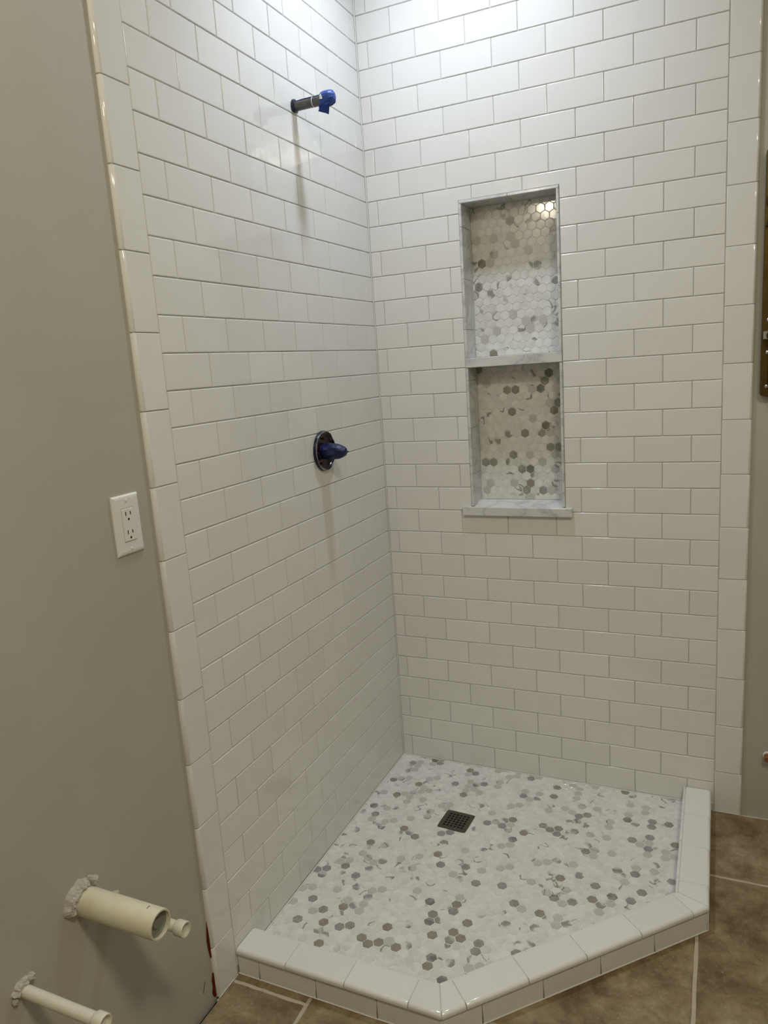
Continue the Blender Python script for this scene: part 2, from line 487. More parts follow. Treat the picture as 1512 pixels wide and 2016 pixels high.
for si, (a, s) in enumerate(zip((OA, OB, OC), SEGS)):
    js = JO[si]
    for i in range(len(js)-1):
        g = .0007
        k0 = {1: SK1, 2: SK2}.get(si, 0) if i == 0 else 0
        k1 = {0: SK1, 1: SK2}.get(si, 0) if i == len(js)-2 else 0
        sweep('cap_tile', CAPP, a, s, js[i]+g, js[i+1]-g, k0, k1)
    L = s[2]
    c = [0] + [x for x in [(.062 if si == 0 else .10)+.1574*i for i in range(8)] if x < L-.02] + [L]
    for i in range(len(c)-1):
        sweep('face_tile', FACEP, a, s, c[i]+.0006, c[i+1]-.0006, SK1 if (si == 1 and i == 0) else (SK2 if (si == 2 and i == 0) else 0),
              SK1 if (si == 0 and i == len(c)-2) else (SK2 if (si == 1 and i == len(c)-2) else 0))
    for i in range(len(c)-1):
        k0 = {1: SK1, 2: SK2}.get(si, 0) if i == 0 else 0
        k1 = {0: SK1, 1: SK2}.get(si, 0) if i == len(c)-2 else 0
        sweep('liner_tile', LINP, a, s, c[i]+.0006, c[i+1]-.0006, k0, k1)
# mortar core of the curb
def inset_pt(c):      # polyline of the curb at across coordinate c
    n0, n1, n2 = SEGS[0][1], SEGS[1][1], SEGS[2][1]; q = CW-c
    return [OA-n0*q, OB-n0*q-SEGS[0][0]*SK1*q, OC-n1*q-SEGS[1][0]*SK2*q, OD-n2*q]
oi_, ii_ = inset_pt(CW-.0092), inset_pt(.0003)
bm = bmesh.new()
for i in range(3):
    q = [oi_[i], oi_[i+1], ii_[i+1], ii_[i]]
    lo = [bm.verts.new((p.x, p.y, ZF+.0005)) for p in q]; hi = [bm.verts.new((p.x, p.y, ZT-.0016)) for p in q]
    bm.faces.new(lo); bm.faces.new(hi)
    for k in range(4): bm.faces.new((lo[k], lo[(k+1) % 4], hi[(k+1) % 4], hi[k]))
from_bm('mortar_core', bm, WGROUT, curb)
# thin caulk bead where the curb meets the bathroom floor
def bead(name, pts, r, parent, mats=CAULK):
    bm = bmesh.new(); prev = None
    for i, p in enumerate(pts):
        p = Vector(p)
        d = (Vector(pts[min(i+1, len(pts)-1)])-Vector(pts[max(i-1, 0)])).normalized()
        up = Vector((0, 0, 1)) if abs(d.z) < .9 else Vector((1, 0, 0))
        a = d.cross(up).normalized(); b = a.cross(d)
        ring = [bm.verts.new(p+(a*math.cos(t)+b*math.sin(t))*r) for t in [k*math.pi/3 for k in range(6)]]
        if prev:
            for k in range(6): bm.faces.new((prev[k], prev[(k+1) % 6], ring[(k+1) % 6], ring[k]))
        prev = ring
    return from_bm(name, bm, mats, parent, smooth=True)
def jagline(a, b, n, amp):
    a, b = Vector(a), Vector(b)
    return [tuple(a.lerp(b, i/n)+Vector((random.uniform(-amp, amp), random.uniform(-amp, amp), 0))) for i in range(n+1)]
bead('corner_bead', [(.0008, -.0008, .001), (.0008, -.0008, ZC-.003)], .0023, wall_back)
bp = inset_pt(CW-.0025)
pts = []
for i in range(3): pts += jagline((*bp[i], ZF+.0012), (*bp[i+1], ZF+.0012), 12, .0003)[(1 if i else 0):]
bead('caulk_bead', pts, .0014, curb)
bead('caulk_bead', jagline((.0005, -1.066, ZF+.001), (.0005, -1.141, ZF+.001), 6, .0003), .0013, wall_left)
bead('caulk_bead', jagline((1.056, -.0005, ZF+.001), (1.136, -.0005, ZF+.001), 6, .0003), .0013, wall_back)

# ------------------------------------------------------------ mosaic
def clip_convex(poly, region):
    out = list(poly)
    for i in range(len(region)):
        a = Vector(region[i]); b = Vector(region[(i+1) % len(region)]); e = b-a; n = Vector((-e.y, e.x)).normalized()
        inp = out; out = []
        for k in range(len(inp)):
            p = Vector(inp[k]); q = Vector(inp[(k+1) % len(inp)]); dp = (p-a).dot(n); dq = (q-a).dot(n)
            if dp >= 0: out.append(p)
            if (dp >= 0) != (dq >= 0): out.append(p+(q-p)*(dp/(dp-dq)))
        if len(out) < 3: return []
    res = []
    for p in out:
        if not res or (p-res[-1]).length > .0012: res.append(p)
    while len(res) > 2 and (res[0]-res[-1]).length < .0012: res.pop()
    return res if len(res) > 2 else []
def area2(poly):
    return abs(sum(poly[i][0]*poly[(i+1) % len(poly)][1]-poly[(i+1) % len(poly)][0]*poly[i][1] for i in range(len(poly)))/2)
HP = .0274; HR = (HP-.0019)/math.sqrt(3)
HRINGS = ((0, -.0045), (0, -.0007), (.0006, 0))
def set_cell(me, vals):
    at = me.color_attributes.new('cell', 'FLOAT_COLOR', 'POINT')
    buf = []
    for v in vals: buf += [v[0], v[1], v[2], 1]
    at.data.foreach_set('color', buf)
def cellv(): return (random.random(), random.random(), random.random())
def mosaic(parent, fr, u_anchor, v_anchor, along_v, region, nmax, skip=None, name='tile'):
    """region: convex CCW outline in (u,v). along_v: straight adjacency runs along v"""
    a0 = 0 if along_v else math.pi/6
    hexo = [(HR*math.cos(a0+k*math.pi/3), HR*math.sin(a0+k*math.pi/3)) for k in range(6)]
    items = []
    for i in range(-60, 61):
        for j in range(-60, 61):
            if along_v: cu, cv = u_anchor+i*HP*.8660254, v_anchor+(j+.5*(i % 2))*HP
            else: cu, cv = u_anchor+(j+.5*(i % 2))*HP, v_anchor+i*HP*.8660254
            if skip and skip(cu, cv): continue
            full = [Vector((cu+a, cv+b)) for a, b in hexo]
            pl = clip_convex(full, region)
            if not pl or area2(pl) < 2.2e-5: continue
            isfull = abs(area2(pl)-area2(full)) < 1e-7 and len(pl) == 6
            wp = fr @ Vector((cu, cv, 0)); rel = wp-CAMPOS
            nrm = (fr.to_3x3() @ Vector((0, 0, 1)))
            appar = area2(pl)*abs(nrm.dot(rel.normalized()))/rel.length_squared
            items.append((appar, cu, cv, pl, isfull))
    items.sort(key=lambda t: -t[0])
    variants = []
    for k in range(60):
        V, F = tile_geo(hexo, HRINGS); me = mesh('hexagon_tile', V, F); cv_ = cellv(); set_cell(me, [cv_]*len(V)); variants.append(me)
    SV, SF, SC = [], [], []
    for idx, (_, cu, cv, pl, isfull) in enumerate(items):
        dz = random.uniform(-.0003, .0002)
        if idx < nmax:
            if isfull:
                me = random.choice(variants)
                link(name, me, MOSAIC, parent, Matrix.Translation(fr @ Vector((cu, cv, dz))) @ fr.to_3x3().to_4x4()
                     @ Matrix.Rotation(random.gauss(0, .004), 4, 'X') @ Matrix.Rotation(random.gauss(0, .004), 4, 'Y'))
            else:
                V, F = tile_geo([(p.x, p.y) for p in pl], HRINGS); me = mesh('cut_tile', V, F); set_cell(me, [cellv()]*len(V))
                link(name, me, MOSAIC, parent, fr.copy())
        else:
            V, F = tile_geo([(p.x, p.y) for p in pl], HRINGS); b = len(SV)
            tx, ty = random.gauss(0, .004), random.gauss(0, .004)
            SV += [tuple(fr @ Vector((v[0], v[1], v[2]+dz+tx*(v[0]-cu)+ty*(v[1]-cv)))) for v in V]; SF += [tuple(b+i for i in f) for f in F]; c_ = cellv(); SC += [c_]*len(V)
    if SV:
        me = mesh('mosaic_field', SV, SF); set_cell(me, SC)
        o = link('mosaic_field', me, MOSAIC, parent); o['kind'] = 'stuff'
        o['label'] = 'rest of the small hexagonal marble tiles'
ip = inset_pt(-.0085)
pan_poly = [Vector((.002, -.002)), Vector((.002, ip[0].y)), ip[1], ip[2], Vector((ip[3].x, -.002))]
ip2 = inset_pt(.0)
pan = empty('shower_floor', (.45, -.45, ZF), 'shower floor of small hexagonal marble mosaic in whites, greys and tans', 'shower floor')
bm = bmesh.new()
pp = [Vector((.0, .0)), Vector((.0, ip2[0].y)), ip2[1], ip2[2], Vector((ip2[3].x, .0))]
lo = [bm.verts.new((p.x, p.y, ZF+.0005)) for p in pp]; hi = [bm.verts.new((p.x, p.y, -.0011)) for p in pp]
bm.faces.new(lo); bm.faces.new(hi)
for k in range(5): bm.faces.new((lo[k], lo[(k+1) % 5], hi[(k+1) % 5], hi[k]))
from_bm('mosaic_grout', bm, MGROUT, pan)
DC = Vector((.3205, -.3360)); DA = math.radians(-3.2)
def in_drain(x, y):
    q = Matrix.Rotation(-DA, 2) @ (Vector((x, y))-DC); return abs(q.x) < .042 and abs(q.y) < .042
mosaic(pan, FR_FLOOR, .9600, -.2978, True, pan_poly, 300, in_drain)
bead('caulk_bead', jagline((.0022, -.002, .0006), (.0022, -.988, .0006), 20, .0004), .0022, pan)
bead('caulk_bead', jagline((.002, -.0022, .0006), (.97, -.0022, .0006), 20, .0004), .0020, pan)

# ------------------------------------------------------------ niche
nic = empty('shower_niche', (.4630, .0, .92), 'tall recessed marble-mosaic niche with a middle shelf in the back wall', 'niche')
th = .0085; xi0 = NI['x0']+th; xi1 = NI['x1']-th; zt = NI['z1']-th
SH0, SH1 = 1.4000, 1.4305
box('back_panel', (NI['x0']+.001, NI['d']+.0012, NI['z0']-.02), (NI['x1']-.001, NI['d']+.0095, NI['z1']-.001), MGROUT, nic)
def jamb(lo, hi, inner):
    """niche lining strip with a rounded proud nose; lo/hi = z range; inner=+1 left jamb, -1 right jamb"""
    xo = NI['x0'] if inner > 0 else NI['x1']
    prof = [(0, NI['d']), (0, -.0005)]
    for i in range(5):
        t = math.pi*(i)/4
        prof.append((th/2-math.cos(t)*th/2, -.0015-math.sin(t)*.0022))
    prof += [(th, -.0005), (th, NI['d'])]
    bm = bmesh.new(); rings = []
    for zz in (lo, hi):
        rings.append([bm.verts.new((xo+inner*p[0], p[1], zz)) for p in prof])
    n = len(prof)
    for k in range(n): bm.faces.new((rings[0][k], rings[0][(k+1) % n], rings[1][(k+1) % n], rings[1][k]))
    bm.faces.new(rings[0]); bm.faces.new(rings[1])
    o = from_bm('jamb_tile', bm, MARBLE, nic, smooth=True); o.data.set_sharp_from_angle(angle=math.radians(40)); return o
for inner in (1, -1):
    for lo, hi in ((1.8290, zt), (1.6745, 1.8280), (1.5205, 1.6735), (SH1+.001, 1.5195), (1.3600, SH0-.001), (1.2080, 1.3590), (1.0560, 1.2070), (NI['z0']+.005, 1.0550)):
        jamb(lo, hi, inner)
# head of the niche
for a, b in ((NI['x0']+.0005, .4625), (.4635, NI['x1']-.0005)):
    bm = bmesh.new(); bx(bm, (a, -.0030, zt+.0003), (b, NI['d'], NI['z1']), .0016, 2); from_bm('head_tile', bm, MARBLE, nic)
# marble shelf and sill
bm = bmesh.new(); bx(bm, (NI['x0']+.0003, -.0045, SH0), (NI['x1']-.0003, NI['d'], SH1), .0015, 2)
tagit(from_bm('shelf', bm, MARBLE, nic), 'grey-veined white marble shelf across the middle of the niche')
bm = bmesh.new(); bx(bm, (.2815, -.0145, .9195), (.6395, -.0006, .9480), .0015, 2)
v = [bm.verts.new(c) for c in ((NI['x0']+.001, -.002, .925), (NI['x1']-.001, -.002, .925), (NI['x1']-.001, NI['d'], .925), (NI['x0']+.001, NI['d'], .925),
     (NI['x0']+.001, -.002, .9480), (NI['x1']-.001, -.002, .9480), (NI['x1']-.001, NI['d'], .9560), (NI['x0']+.001, NI['d'], .9560))]
for f in ((0, 1, 2, 3), (4, 5, 6, 7), (0, 1, 5, 4), (1, 2, 6, 5), (2, 3, 7, 6), (3, 0, 4, 7)): bm.faces.new([v[i] for i in f])
tagit(from_bm('sill', bm, MARBLE, nic), 'pale marble sill projecting below the niche')
frn = Matrix.Translation((0, NI['d']-.0002, 0)) @ FR_BACK
mosaic(nic, frn, .4738, 1.130, False, [(xi0+.0008, .957), (xi1-.0008, .957), (xi1-.0008, SH0-.001), (xi0+.0008, SH0-.001)], 145)
mosaic(nic, frn, .4738, 1.130, False, [(xi0+.0008, SH1+.0008), (xi1-.0008, SH1+.0008), (xi1-.0008, zt-.001), (xi0+.0008, zt-.001)], 150)

# ------------------------------------------------------------ drain
dr = empty('floor_drain', (DC.x, DC.y, -.001), 'square bronze grate drain with small square holes, in the mosaic shower floor', 'drain')
bm = bmesh.new(); hw = .0468
cuts = [-hw]
for i in range(6):
    c = (i-2.5)*.0118; cuts += [c-.0035, c+.0035]
cuts.append(hw)
vt = {}; n = len(cuts)
def gv(i, j, zz):
    k = (i, j, zz)
    if k not in vt: vt[k] = bm.verts.new((cuts[i], cuts[j], zz))
    return vt[k]
ZD1, ZD0 = .0022, -.0002
def solid(i, j): return 0 <= i < n-1 and 0 <= j < n-1 and not (i % 2 == 1 and j % 2 == 1)
for i in range(n-1):
    for j in range(n-1):
        if not solid(i, j): continue
        for zz in (ZD1, ZD0): bm.faces.new((gv(i, j, zz), gv(i+1, j, zz), gv(i+1, j+1, zz), gv(i, j+1, zz)))
        for (di, dj, p, q) in ((-1, 0, (i, j), (i, j+1)), (1, 0, (i+1, j), (i+1, j+1)), (0, -1, (i, j), (i+1, j)), (0, 1, (i, j+1), (i+1, j+1))):
            if not solid(i+di, j+dj): bm.faces.new((gv(*p, ZD0), gv(*q, ZD0), gv(*q, ZD1), gv(*p, ZD1)))
# rounded corners of the grate
for vtx in bm.verts:
    if abs(abs(vtx.co.x)-hw) < 1e-6 and abs(abs(vtx.co.y)-hw) < 1e-6:
        vtx.co.x *= .975; vtx.co.y *= .975
from_bm('grate', bm, DRAINM, dr, mw=Matrix.Translation((DC.x, DC.y, 0)) @ Matrix.Rotation(DA, 4, 'Z'))
bm = bmesh.new(); bx(bm, (-.04, -.04, -.0012), (.04, .04, -.0007)); from_bm('drain_body', bm, BLACK, dr, mw=Matrix.Translation((DC.x, DC.y, 0)) @ Matrix.Rotation(DA, 4, 'Z'))

# ------------------------------------------------------------ bathroom floor
bm = bmesh.new(); bx(bm, (-.13, YF-.12, -.10), (XR+.12, .13, ZF-.012))
floor = from_bm('floor', bm, BLACK); tagit(floor, 'brown travertine tile bathroom floor', kind='structure')
box('floor_grout', (-.004, -1.146, ZF-.0119), (XR, .009, ZF-.0022), FGROUT, floor)
box('floor_grout', (.004, YF, ZF-.0119), (XR, -1.146, ZF-.0022), FGROUT, floor)
def floor_tile(x0, x1, y0, y1):
    g = .0045
    bm = bmesh.new()
    N = 14; per = []
    a, b, c, d = (x0+g, y0+g), (x1-g, y0+g), (x1-g, y1-g), (x0+g, y1-g)
    for p, q in ((a, b), (b, c), (c, d), (d, a)):
        for i in range(N):
            t = i/N; per.append((p[0]+(q[0]-p[0])*t+random.uniform(-.0012, .0012), p[1]+(q[1]-p[1])*t+random.uniform(-.0012, .0012)))
    V, F = tile_geo(per, ((0, -.0095), (0, -.002), (.0009, -.0007), (.0022, 0)))
    me = mesh('floor_tile', V, F)
    link('tile', me, TRAV, floor, Matrix.Translation((0, 0, ZF)))
ycol = {-1: -1.085, 0: -1.083, 1: -.80, 2: -.98, 3: -.315, 4: -.62, 5: -.1}
for ci in range(-1, 6):
    x0 = .205+(ci-1)*.411 if ci >= 0 else -.1
    x0 = .205+(ci-1)*.411; x1 = x0+.411
    x0c = max(x0, -.0030); x1c = min(x1, XR)
    if x1c-x0c < .03: continue
    y = ycol[ci]
    while y-.611 > YF: y -= .611
    y -= .611
    while y < 0:
        y0, y1 = max(y, YF), min(y+.611, .005)
        if ci == 0 and abs(y+.611+1.083) < .01: y1 = y+.611
        if y1-y0 > .03: floor_tile(x0c, x1c, y0, y1)
        y += .611

# ------------------------------------------------------------ shower arm stub
AY, AZ = -.4255, 2.1190
arm = empty('shower_arm_stub', (0, AY, AZ), 'dull steel pipe stub wrapped in blue tape, high on the left tile wall', 'pipe')
lathe('pipe', [(.0122, -.004), (.0122, .060), (.0126, .0605), (.0126, .105)], (1, 0, 0), (0, AY, AZ), STEEL, arm, 32, True, True)
lathe('thread_band', [(.0127, .0600), (.0129, .0605), (.0129, .0617), (.0127, .0622)], (1, 0, 0), (0, AY, AZ), CAULK, arm, 32)
def crumple(name, prof, origin, axis, mats, parent, seed, amp, n=22, caps=(True, True), squash=1.):
    rnd = random.Random(seed); ax = Vector(axis).normalized(); up = Vector((0, 0, 1))
    a = ax.cross(up).normalized(); b = a.cross(ax); V = []; F = []
    ph = [rnd.uniform(0, 6.28) for _ in range(6)]
    for i, (r, d) in enumerate(prof):
        for k in range(n):
            t = 2*math.pi*k/n
            f = 1+amp*(.5*math.sin(3*t+ph[0]+i)+.35*math.sin(5*t+ph[1]+i*1.7)+.35*math.sin(8*t+ph[2]))+amp*.6*rnd.uniform(-1, 1)
            V.append(Vector(origin)+ax*(d+amp*.006*rnd.uniform(-1, 1))+a*r*f*math.cos(t)*squash+b*r*f*math.sin(t))
    for i in range(len(prof)-1):
        for k in range(n): F.append((i*n+k, i*n+(k+1) % n, (i+1)*n+(k+1) % n, (i+1)*n+k))
    if caps[0]: F.append(tuple(range(n)))
    if caps[1]: F.append(tuple((len(prof)-1)*n+k for k in range(n)))
    me = mesh('t', V, F); bm = bmesh.new(); bm.from_mesh(me); bpy.data.meshes.remove(me)
    return from_bm(name, bm, mats, parent)
crumple('tape_ball', [(.0132, .084), (.0155, .088), (.0182, .094), (.0188, .104), (.0178, .113), (.0150, .120), (.008, .124)], (0, AY, AZ+.002), (1, 0, 0), TAPE, arm, 5, .09, 20)
bm = bmesh.new()       # loose flap of tape hanging from the end
fl = [[(.078, -.004, -.012), (.090, -.006, -.013), (.102, -.006, -.013), (.112, -.004, -.010)], [(.079, -.007, -.022), (.090, -.009, -.024), (.102, -.008, -.024), (.110, -.006, -.022)],
      [(.076, -.006, -.027), (.088, -.008, -.032), (.098, -.007, -.036), (.106, -.005, -.040)]]
g_ = [[bm.verts.new((x, AY+y, AZ+z_)) for x, y, z_ in row] for row in fl]
for i in range(2):
    for k in range(3): bm.faces.new((g_[i][k], g_[i][k+1], g_[i+1][k+1], g_[i+1][k]))
r_ = bmesh.ops.solidify(bm, geom=bm.faces[:], thickness=.0006)
from_bm('tape_flap', bm, TAPE, arm)
bm = bmesh.new()       # strip of tape along the upper side of the pipe
rows = []
for i in range(9):
    x = .006+i*.0098; rr = .0135+random.uniform(-.0004, .0007)
    rows.append([bm.verts.new((x, AY+rr*math.cos(t), AZ+rr*math.sin(t))) for t in [math.radians(a) for a in (35, 60, 85, 110, 128)]])
for i in range(8):
    for k in range(4): bm.faces.new((rows[i][k], rows[i][k+1], rows[i+1][k+1], rows[i+1][k]))
bmesh.ops.solidify(bm, geom=bm.faces[:], thickness=.0005)
from_bm('tape_strip', bm, TAPE, arm)
crumple('tape_collar', [(.0128, .0006), (.0175, .0008), (.0170, .0060), (.0128, .0075)], (0, AY, AZ+.001), (1, 0, 0), NAVY, arm, 9, .07, 20, (False, False))
crumple('tape_tear', [(.0005, .1165), (.0050, .1180), (.0055, .1200), (.0004, .1215)], (-.026, AY-.017, AZ+.001), (1, 0, 0), CAULK, arm, 3, .5, 8)

# ------------------------------------------------------------ shower valve
VY, VZ = -.4220, 1.1925
va = empty('shower_valve', (0, VY, VZ), 'round dark valve rough-in with a blue-taped stem on the left tile wall', 'valve')
lathe('trim_ring', [(.0520, .0005), (.0585, .0008), (.0590, .0060), (.0570, .0095), (.0545, .0095), (.0530, .0045)], (1, 0, 0), (0, VY, VZ), NAVY, va, 56)
lathe('chrome_rim', [(.0572, .0094), (.0576, .0108), (.0564, .0116), (.0558, .0100)], (1, 0, 0), (0, VY, VZ), CHROME, va, 56)
lathe('chrome_rim', [(.0530, .0040), (.0535, .0058), (.0520, .0062), (.0516, .0042)], (1, 0, 0), (0, VY, VZ), CHROME, va, 56)
lathe('cup', [(.0532, .0040), (.0500, .0016), (.0300, .0012), (.0005, .0012)], (1, 0, 0), (0, VY, VZ), MAROON, va, 48)
for ang, r0 in ((75, .035), (255, .036), (200, .034)):
    c = Vector((.004, VY+r0*math.cos(math.radians(ang)), VZ+r0*math.sin(math.radians(ang))))
    bm = bmesh.new(); bx(bm, (-.002, -.0022, -.012), (.003, .0022, .012), .0008, 1)
    from_bm('cup_rib', bm, BLACK if ang == 200 else MAROON, va, mw=Matrix.Translation(c) @ Matrix.Rotation(math.radians(ang+8), 4, 'X'))
crumple('tape_wrap', [(.0225, .001), (.0240, .012), (.0245, .026), (.0235, .040), (.0212, .052), (.0175, .062), (.0130, .070), (.0105, .074)], (0, VY, VZ-.001), (1, .02, -.04), TAPE2, va, 21, .085, 22)
bm = bmesh.new()       # ragged pinched end of the tape
for (dx, dy, dz, s) in ((.078, .003, -.002, .0065), (.074, -.006, -.010, .006), (.072, .002, .006, .005)):
    v_ = [bm.verts.new((dx+a*s, VY+dy+b*s, VZ-.001+dz+c*s)) for a, b, c in ((-1.6, -.7, -.8), (-1.6, .8, -.6), (-1.6, 0, 1), (1.1, .2, -.2))]
    for f in ((0, 1, 2), (0, 1, 3), (1, 2, 3), (2, 0, 3)): bm.faces.new([v_[i] for i in f])
from_bm('tape_end', bm, TAPE2, va)

# ------------------------------------------------------------ electrical outlet
ot = empty('electrical_outlet', (-.0095, -1.2180, 1.15), 'white rectangular duplex electrical outlet on the grey painted wall', 'outlet')
oy0, oy1, oz0, oz1 = -1.2540, -1.1825, 1.0895, 1.2085; xo = -.0094
bm = bmesh.new()
cy, cz = (oy0+oy1)/2, (oz0+oz1)/2
cu = [oy0, cy-.0168, cy+.0168, oy1]; cv = [oz0, cz-.0335, cz+.0335, oz1]
outer = [(oy0, oz0), (oy1, oz0), (oy1, oz1), (oy0, oz1)]
def ring(ins, x): return [bm.verts.new((x, p[0]+(ins if p[0] < cy else -ins), p[1]+(ins if p[1] < cz else -ins))) for p in outer]
rs = [ring(0, xo), ring(0, xo+.0022), ring(.0030, xo+.0050), ring(.0075, xo+.0058)]
inn = [bm.verts.new((xo+.0060, a, b)) for a, b in ((cu[1], cv[1]), (cu[2], cv[1]), (cu[2], cv[2]), (cu[1], cv[2]))]
inn2 = [bm.verts.new((xo+.0020, a, b)) for a, b in ((cu[1], cv[1]), (cu[2], cv[1]), (cu[2], cv[2]), (cu[1], cv[2]))]
rs += [inn, inn2]
for i in range(len(rs)-1):
    for k in range(4): bm.faces.new((rs[i][k], rs[i][(k+1) % 4], rs[i+1][(k+1) % 4], rs[i+1][k]))
from_bm('cover_plate', bm, PLASTIC, ot)
rc = box('receptacle', (xo+.001, cy-.0160, cz-.0327), (xo+.0072, cy+.0160, cz+.0327), PLASTIC, ot, .0012, 2)
for dz in (.0185, -.0185):
    for dy, h in ((-.0063, .0082), (.0063, .0066)):
        box('socket_slot', (xo+.0066, cy+dy-.0011, cz+dz+.004-h/2), (xo+.00745, cy+dy+.0011, cz+dz+.004+h/2), BLACK, rc)
    lathe('ground_hole', [(.0024, 0), (.0024, .0006), (.0001, .0006)], (1, 0, 0), (xo+.0069, cy, cz+dz-.0075), BLACK, rc, 16)
for dz in (.0483, -.0483):
    lathe('screw', [(.0032, -.001), (.0032, .0008), (.0022, .0013), (.0001, .0013)], (1, 0, 0), (xo+.0056, cy, cz+dz), PLASTIC, ot, 16)

# ------------------------------------------------------------ plumbing stubs on the painted wall
from mathutils import noise as mnoise
def lump_ring(name, y, z_, r0, r1, h, parent, seed, a0=0, a1=360, n=96, mats=PLASTER):
    """rough plaster ridge round a pipe"""
    V = []; F = []; m = 14
    for k in range(n+1):
        t = math.radians(a0+(a1-a0)*k/n)
        end = max(.06, min(1, 5*min(k, n-k)/n)) if a1-a0 < 359 else 1
        low = .72+.42*mnoise.noise((math.cos(t)*2.2, math.sin(t)*2.2, seed))
        for j in range(m):
            s = j/(m-1); rr = r0+(r1-r0)*end*low*s
            prof = math.sin(math.pi*min(1, .36+s*.64))**.8
            x = -.0108+h*end*(.55+.55*low)*prof
            p = Vector((x, y+rr*math.cos(t), z_+rr*math.sin(t)))
            d = mnoise.noise(p*150)*.0030+mnoise.noise(p*420)*.0020
            f = min(1, 2.2*(1-s)+.05)*end
            p.x += d*f; p.y += mnoise.noise(p*190+Vector((7, 0, 0)))*.0030*f; p.z += mnoise.noise(p*190+Vector((0, 9, 0)))*.0030*f
            V.append(p)
    for k in range(n):
        for j in range(m-1):
            a = k*m+j; F.append((a, a+1, a+m+1, a+m))
    me = mesh('t', V, F); bm = bmesh.new(); bm.from_mesh(me); bpy.data.meshes.remove(me)
    return from_bm(name, bm, mats, parent)
WY, WZ = -1.4570, .4850
wp = empty('waste_pipe', (-.01, WY, WZ), 'thick cream waste pipe with open end, largest pipe on the painted wall', 'pipe')
PR = .0265
lathe('pipe', [(PR, -.012), (PR, .1760), (PR-.0008, .1770), (PR-.0035, .1770), (PR-.0040, .1755), (PR-.0040, .1640)], (1, 0, 0), (0, WY, WZ), PVC, wp, 48, True)
lathe('end_plug', [(PR-.0042, .1700), (PR-.0070, .1668), (.0100, .1655), (.0085, .1690), (.0005, .1690)], (1, 0, 0), (0, WY, WZ), mat_plain('grey_plug', (.20, .20, .165, 1), .5), wp, 40)
lump_ring('plaster_patch', WY, WZ, PR-.001, PR+.024, .019, wp, 4, 35, 222)
lump_ring('plaster_patch', WY, WZ, PR-.001, PR+.020, .005, wp, 8, 214, 402, 60, PAINT)
crumple('plaster_crumb', [(.004, 0), (.0075, .004), (.0085, .012), (.0070, .019), (.0035, .0225)], (-.010, WY+.020, WZ+.0300), (1, .1, .1), PLASTER, wp, 12, .22, 12)
box('pencil_mark', (.150, WY-.0012, WZ+PR-.0006), (.1512, WY+.006, WZ+PR+.0002), BLACK, wp)
def supply(y, z_, L, label, seed, r=.0105, rc_=.0145):
    t = empty('supply_pipe', (-.01, y, z_), label, 'pipe', 'capped supply stubs on the painted wall')
    lathe('pipe', [(r, -.012), (r*1.02, L*.45), (r, L*.5), (r, L)], (1, 0, 0), (0, y, z_), PVCW, t, 32, True, wob=.01, seed=seed)
    lathe('end_cap', [(r, L-.002), (rc_-.002, L-.001), (rc_, L+.002), (rc_, L+.019), (rc_-.0010, L+.0210), (rc_-.003, L+.0205), (rc_-.0045, L+.014), (.0005, L+.014)], (1, 0, 0), (0, y, z_), PVCW, t, 32)
    lump_ring('plaster_patch', y, z_, r-.0005, r+.017, .013, t, seed, 25, 205, 70)
    crumple('plaster_crumb', [(.003, 0), (.0058, .004), (.0062, .010), (.0035, .014)], (-.010, y+.014, z_+.016), (1, .1, .1), PLASTER, t, seed+1, .2, 12)
    crumple('plaster_crumb', [(.003, 0), (.0052, .003), (.0050, .008), (.002, .010)], (-.010, y-.019, z_-.006), (1, -.1, 0), PLASTER, t, seed+2, .2, 10)
    return t
supply(-1.6010, .4200, .158, 'thin capped cream supply pipe at the bottom left corner, below the thick waste pipe', 31)
supply(-1.4010, .4300, .158, 'short capped white stub just behind the open end of the thick waste pipe', 47)

# ------------------------------------------------------------ wall details
# torn edge of red membrane showing beside the lowest border tiles
def sliver(pts_w, parent, mats, name):
    bm = bmesh.new(); L = []; Rr = []
    for (y, z_, w) in pts_w:
        L.append(bm.verts.new((-.0088, y-w, z_))); Rr.append(bm.verts.new((-.0060, y+.002, z_)))
    for i in range(len(pts_w)-1): bm.faces.new((L[i], Rr[i], Rr[i+1], L[i+1]))
    bmesh.ops.solidify(bm, geom=bm.faces[:], thickness=.0004)
    return from_bm(name, bm, mats, parent)
sliver([(-1.1420, .185, .000), (-1.1420, .165, .003), (-1.1425, .140, .006), (-1.1425, .115, .0045), (-1.1425, .090, .001)], wall_left, MEMB, 'membrane_edge')
sliver([(-1.1430, .050, .000), (-1.1430, .032, .006), (-1.1430, .018, .004), (-1.1430, .000, .009), (-1.1430, -.014, .004)], wall_left, MEMB, 'membrane_edge')
bead('scratch', [(-.0092, -1.1700, .050), (-.0092, -1.1755, .041), (-.0092, -1.1785, .032), (-.0092, -1.1795, .026)], .0007, wall_left, BLACK)

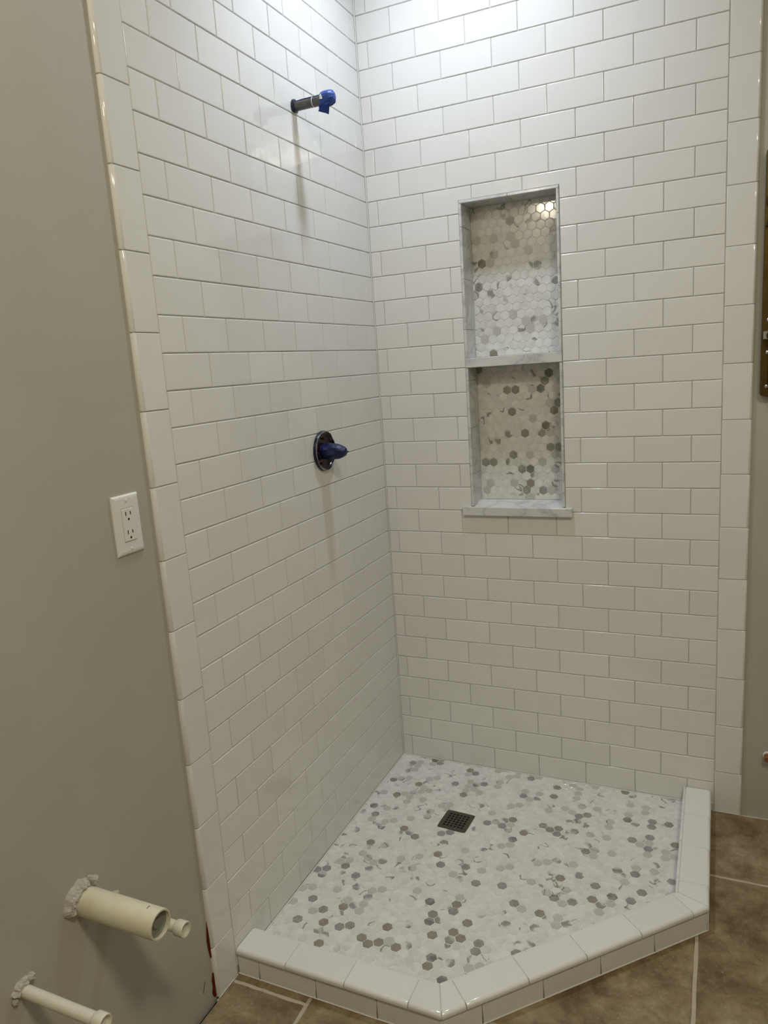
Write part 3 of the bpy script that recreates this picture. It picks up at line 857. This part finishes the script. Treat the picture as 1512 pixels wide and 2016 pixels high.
# ------------------------------------------------------------ brass bolt at the right edge
BXC = 1.1730; BY = .0094
bb = empty('surface_bolt', (BXC, BY, 1.58), 'tall aged brass surface bolt right of the tiled back wall', 'bolt')
bm = bmesh.new(); zz0, zz1, hw_ = 1.2700, 1.9100, .0215
out = []
for k in range(9): t = math.pi+math.pi*k/8; out.append((hw_*math.cos(t), zz0+.010+.010*math.sin(t)))
for k in range(9): t = math.pi*k/8; out.append((hw_*math.cos(t), zz1-.010+.010*math.sin(t)))
V, F = tile_geo(out, ((0, -.0270), (0, -.0025), (.0008, -.0006), (.0020, 0)))
me = mesh('t', V, F)
bpl = link('back_plate', me, BRASS, bb, Matrix.Translation((BXC+.0015, -.0200+.0014, 0)) @ FR_BACK)
def cyl(name, r, p0, p1, mats, parent, n=20):
    p0, p1 = Vector(p0), Vector(p1); L = (p1-p0).length
    return lathe(name, [(r*.8, 0), (r, r*.15), (r, L-r*.15), (r*.8, L)], (p1-p0), p0, mats, parent, n, True, True)
yb = -.0200
cyl('rod', .0045, (BXC+.003, yb-.008, 1.30), (BXC+.003, yb-.008, 1.86), BRASS, bb)
for zc in (1.4350, 1.78):
    bm = bmesh.new(); bx(bm, (BXC-.0160, yb-.0080, zc-.011), (BXC+.0190, yb+.001, zc+.011), .002, 2); from_bm('rod_guide', bm, CHROME if zc < 1.5 else BRASS, bb)
lathe('knob', [(.004, 0), (.005, .010), (.010, .016), (.012, .024), (.008, .031), (.0005, .033)], (0, -1, 0), (BXC+.004, yb-.008, 1.4350), BLACK, bb, 28)
for zc in (1.3900, 1.2990, 1.4750, 1.8800):
    lathe('screw', [(.0048, -.001), (.0046, .001), (.0030, .0024), (.0005, .0028)], (0, -1, 0), (BXC-.004, yb, zc), CHROME if zc < 1.85 else BRASS, bb, 18)
bm = bmesh.new()
hp = [(-.010, 1.742), (-.018, 1.716), (.004, 1.712), (.016, 1.740), (.006, 1.790), (.000, 1.800)]
a_ = [bm.verts.new((BXC+x, yb-.010, z_)) for x, z_ in hp]; b_ = [bm.verts.new((BXC+x, yb+.001, z_)) for x, z_ in hp]
bm.faces.new(a_); bm.faces.new(list(reversed(b_)))
for k in range(len(hp)): bm.faces.new((a_[k], a_[(k+1) % len(hp)], b_[(k+1) % len(hp)], b_[k]))
from_bm('lever', bm, BLACK, bb)
# copper stub low on the right
cs = empty('copper_stub', (1.2040, .0094, .192), 'small copper pipe stub low at the right edge, beside the tiled wall', 'pipe')
lathe('pipe', [(.0095, -.002), (.0095, .030), (.0085, .031), (.0005, .031)], (0, -1, 0), (1.2040, .0094, .192), COPPER, cs, 24)
lathe('collar', [(.0096, .002), (.0125, .0025), (.0125, .007), (.0096, .008)], (0, -1, 0), (1.2040, .0094, .192), CAULK, cs, 24)

# ------------------------------------------------------------ lamps as objects
def emis(name, col, s):
    m = bpy.data.materials.new(name); m.use_nodes = True; b = m.node_tree.nodes['Principled BSDF']
    b.inputs['Emission Color'].default_value = col; b.inputs['Emission Strength'].default_value = s
    b.inputs['Base Color'].default_value = (.9, .9, .9, 1); return m
def downlight(name, pos, r, label):
    t = empty(name, (pos[0], pos[1], ZC-.001), label, 'light')
    lathe('trim_ring', [(r, .0005), (r+.004, .004), (r+.02, .004), (r+.024, .0005)], (0, 0, -1), (pos[0], pos[1], ZC), PLASTIC, t, 40)
downlight('shower_downlight', SHOWER_LAMP['pos'], .066, 'round white recessed downlight in the ceiling above the shower')
downlight('added_fill_light', FILL_LAMP['pos'], .205, 'large round white fill light added in the ceiling over the bathroom, unseen')  # made-up ring around the added fill lamp, no such fixture known
vs = empty('vanity_sconce', (-.0095, -1.90, 2.23), 'wall sconce on the painted wall above the capped pipes', 'light')
lathe('wall_plate', [(.0005, .012), (.050, .012), (.055, .0005)], (1, 0, 0), (-.0090, -1.90, 2.23), CHROME, vs, 32)
cyl('sconce_arm', .007, (.002, -1.90, 2.235), (.107, -1.90, 2.235), CHROME, vs)
_v = VANITY_LAMP; _r = _v['radius']
GLOBE = emis('lit_globe', (*_v['color'], 1), _v['energy']/(4*math.pi**2*_r*_r))
lathe('glass_globe', [(max(.0005, _r*math.sin(math.pi*i/12)), -_r*math.cos(math.pi*i/12)) for i in range(13)], (0, 0, 1), _v['pos'], GLOBE, vs, 24)
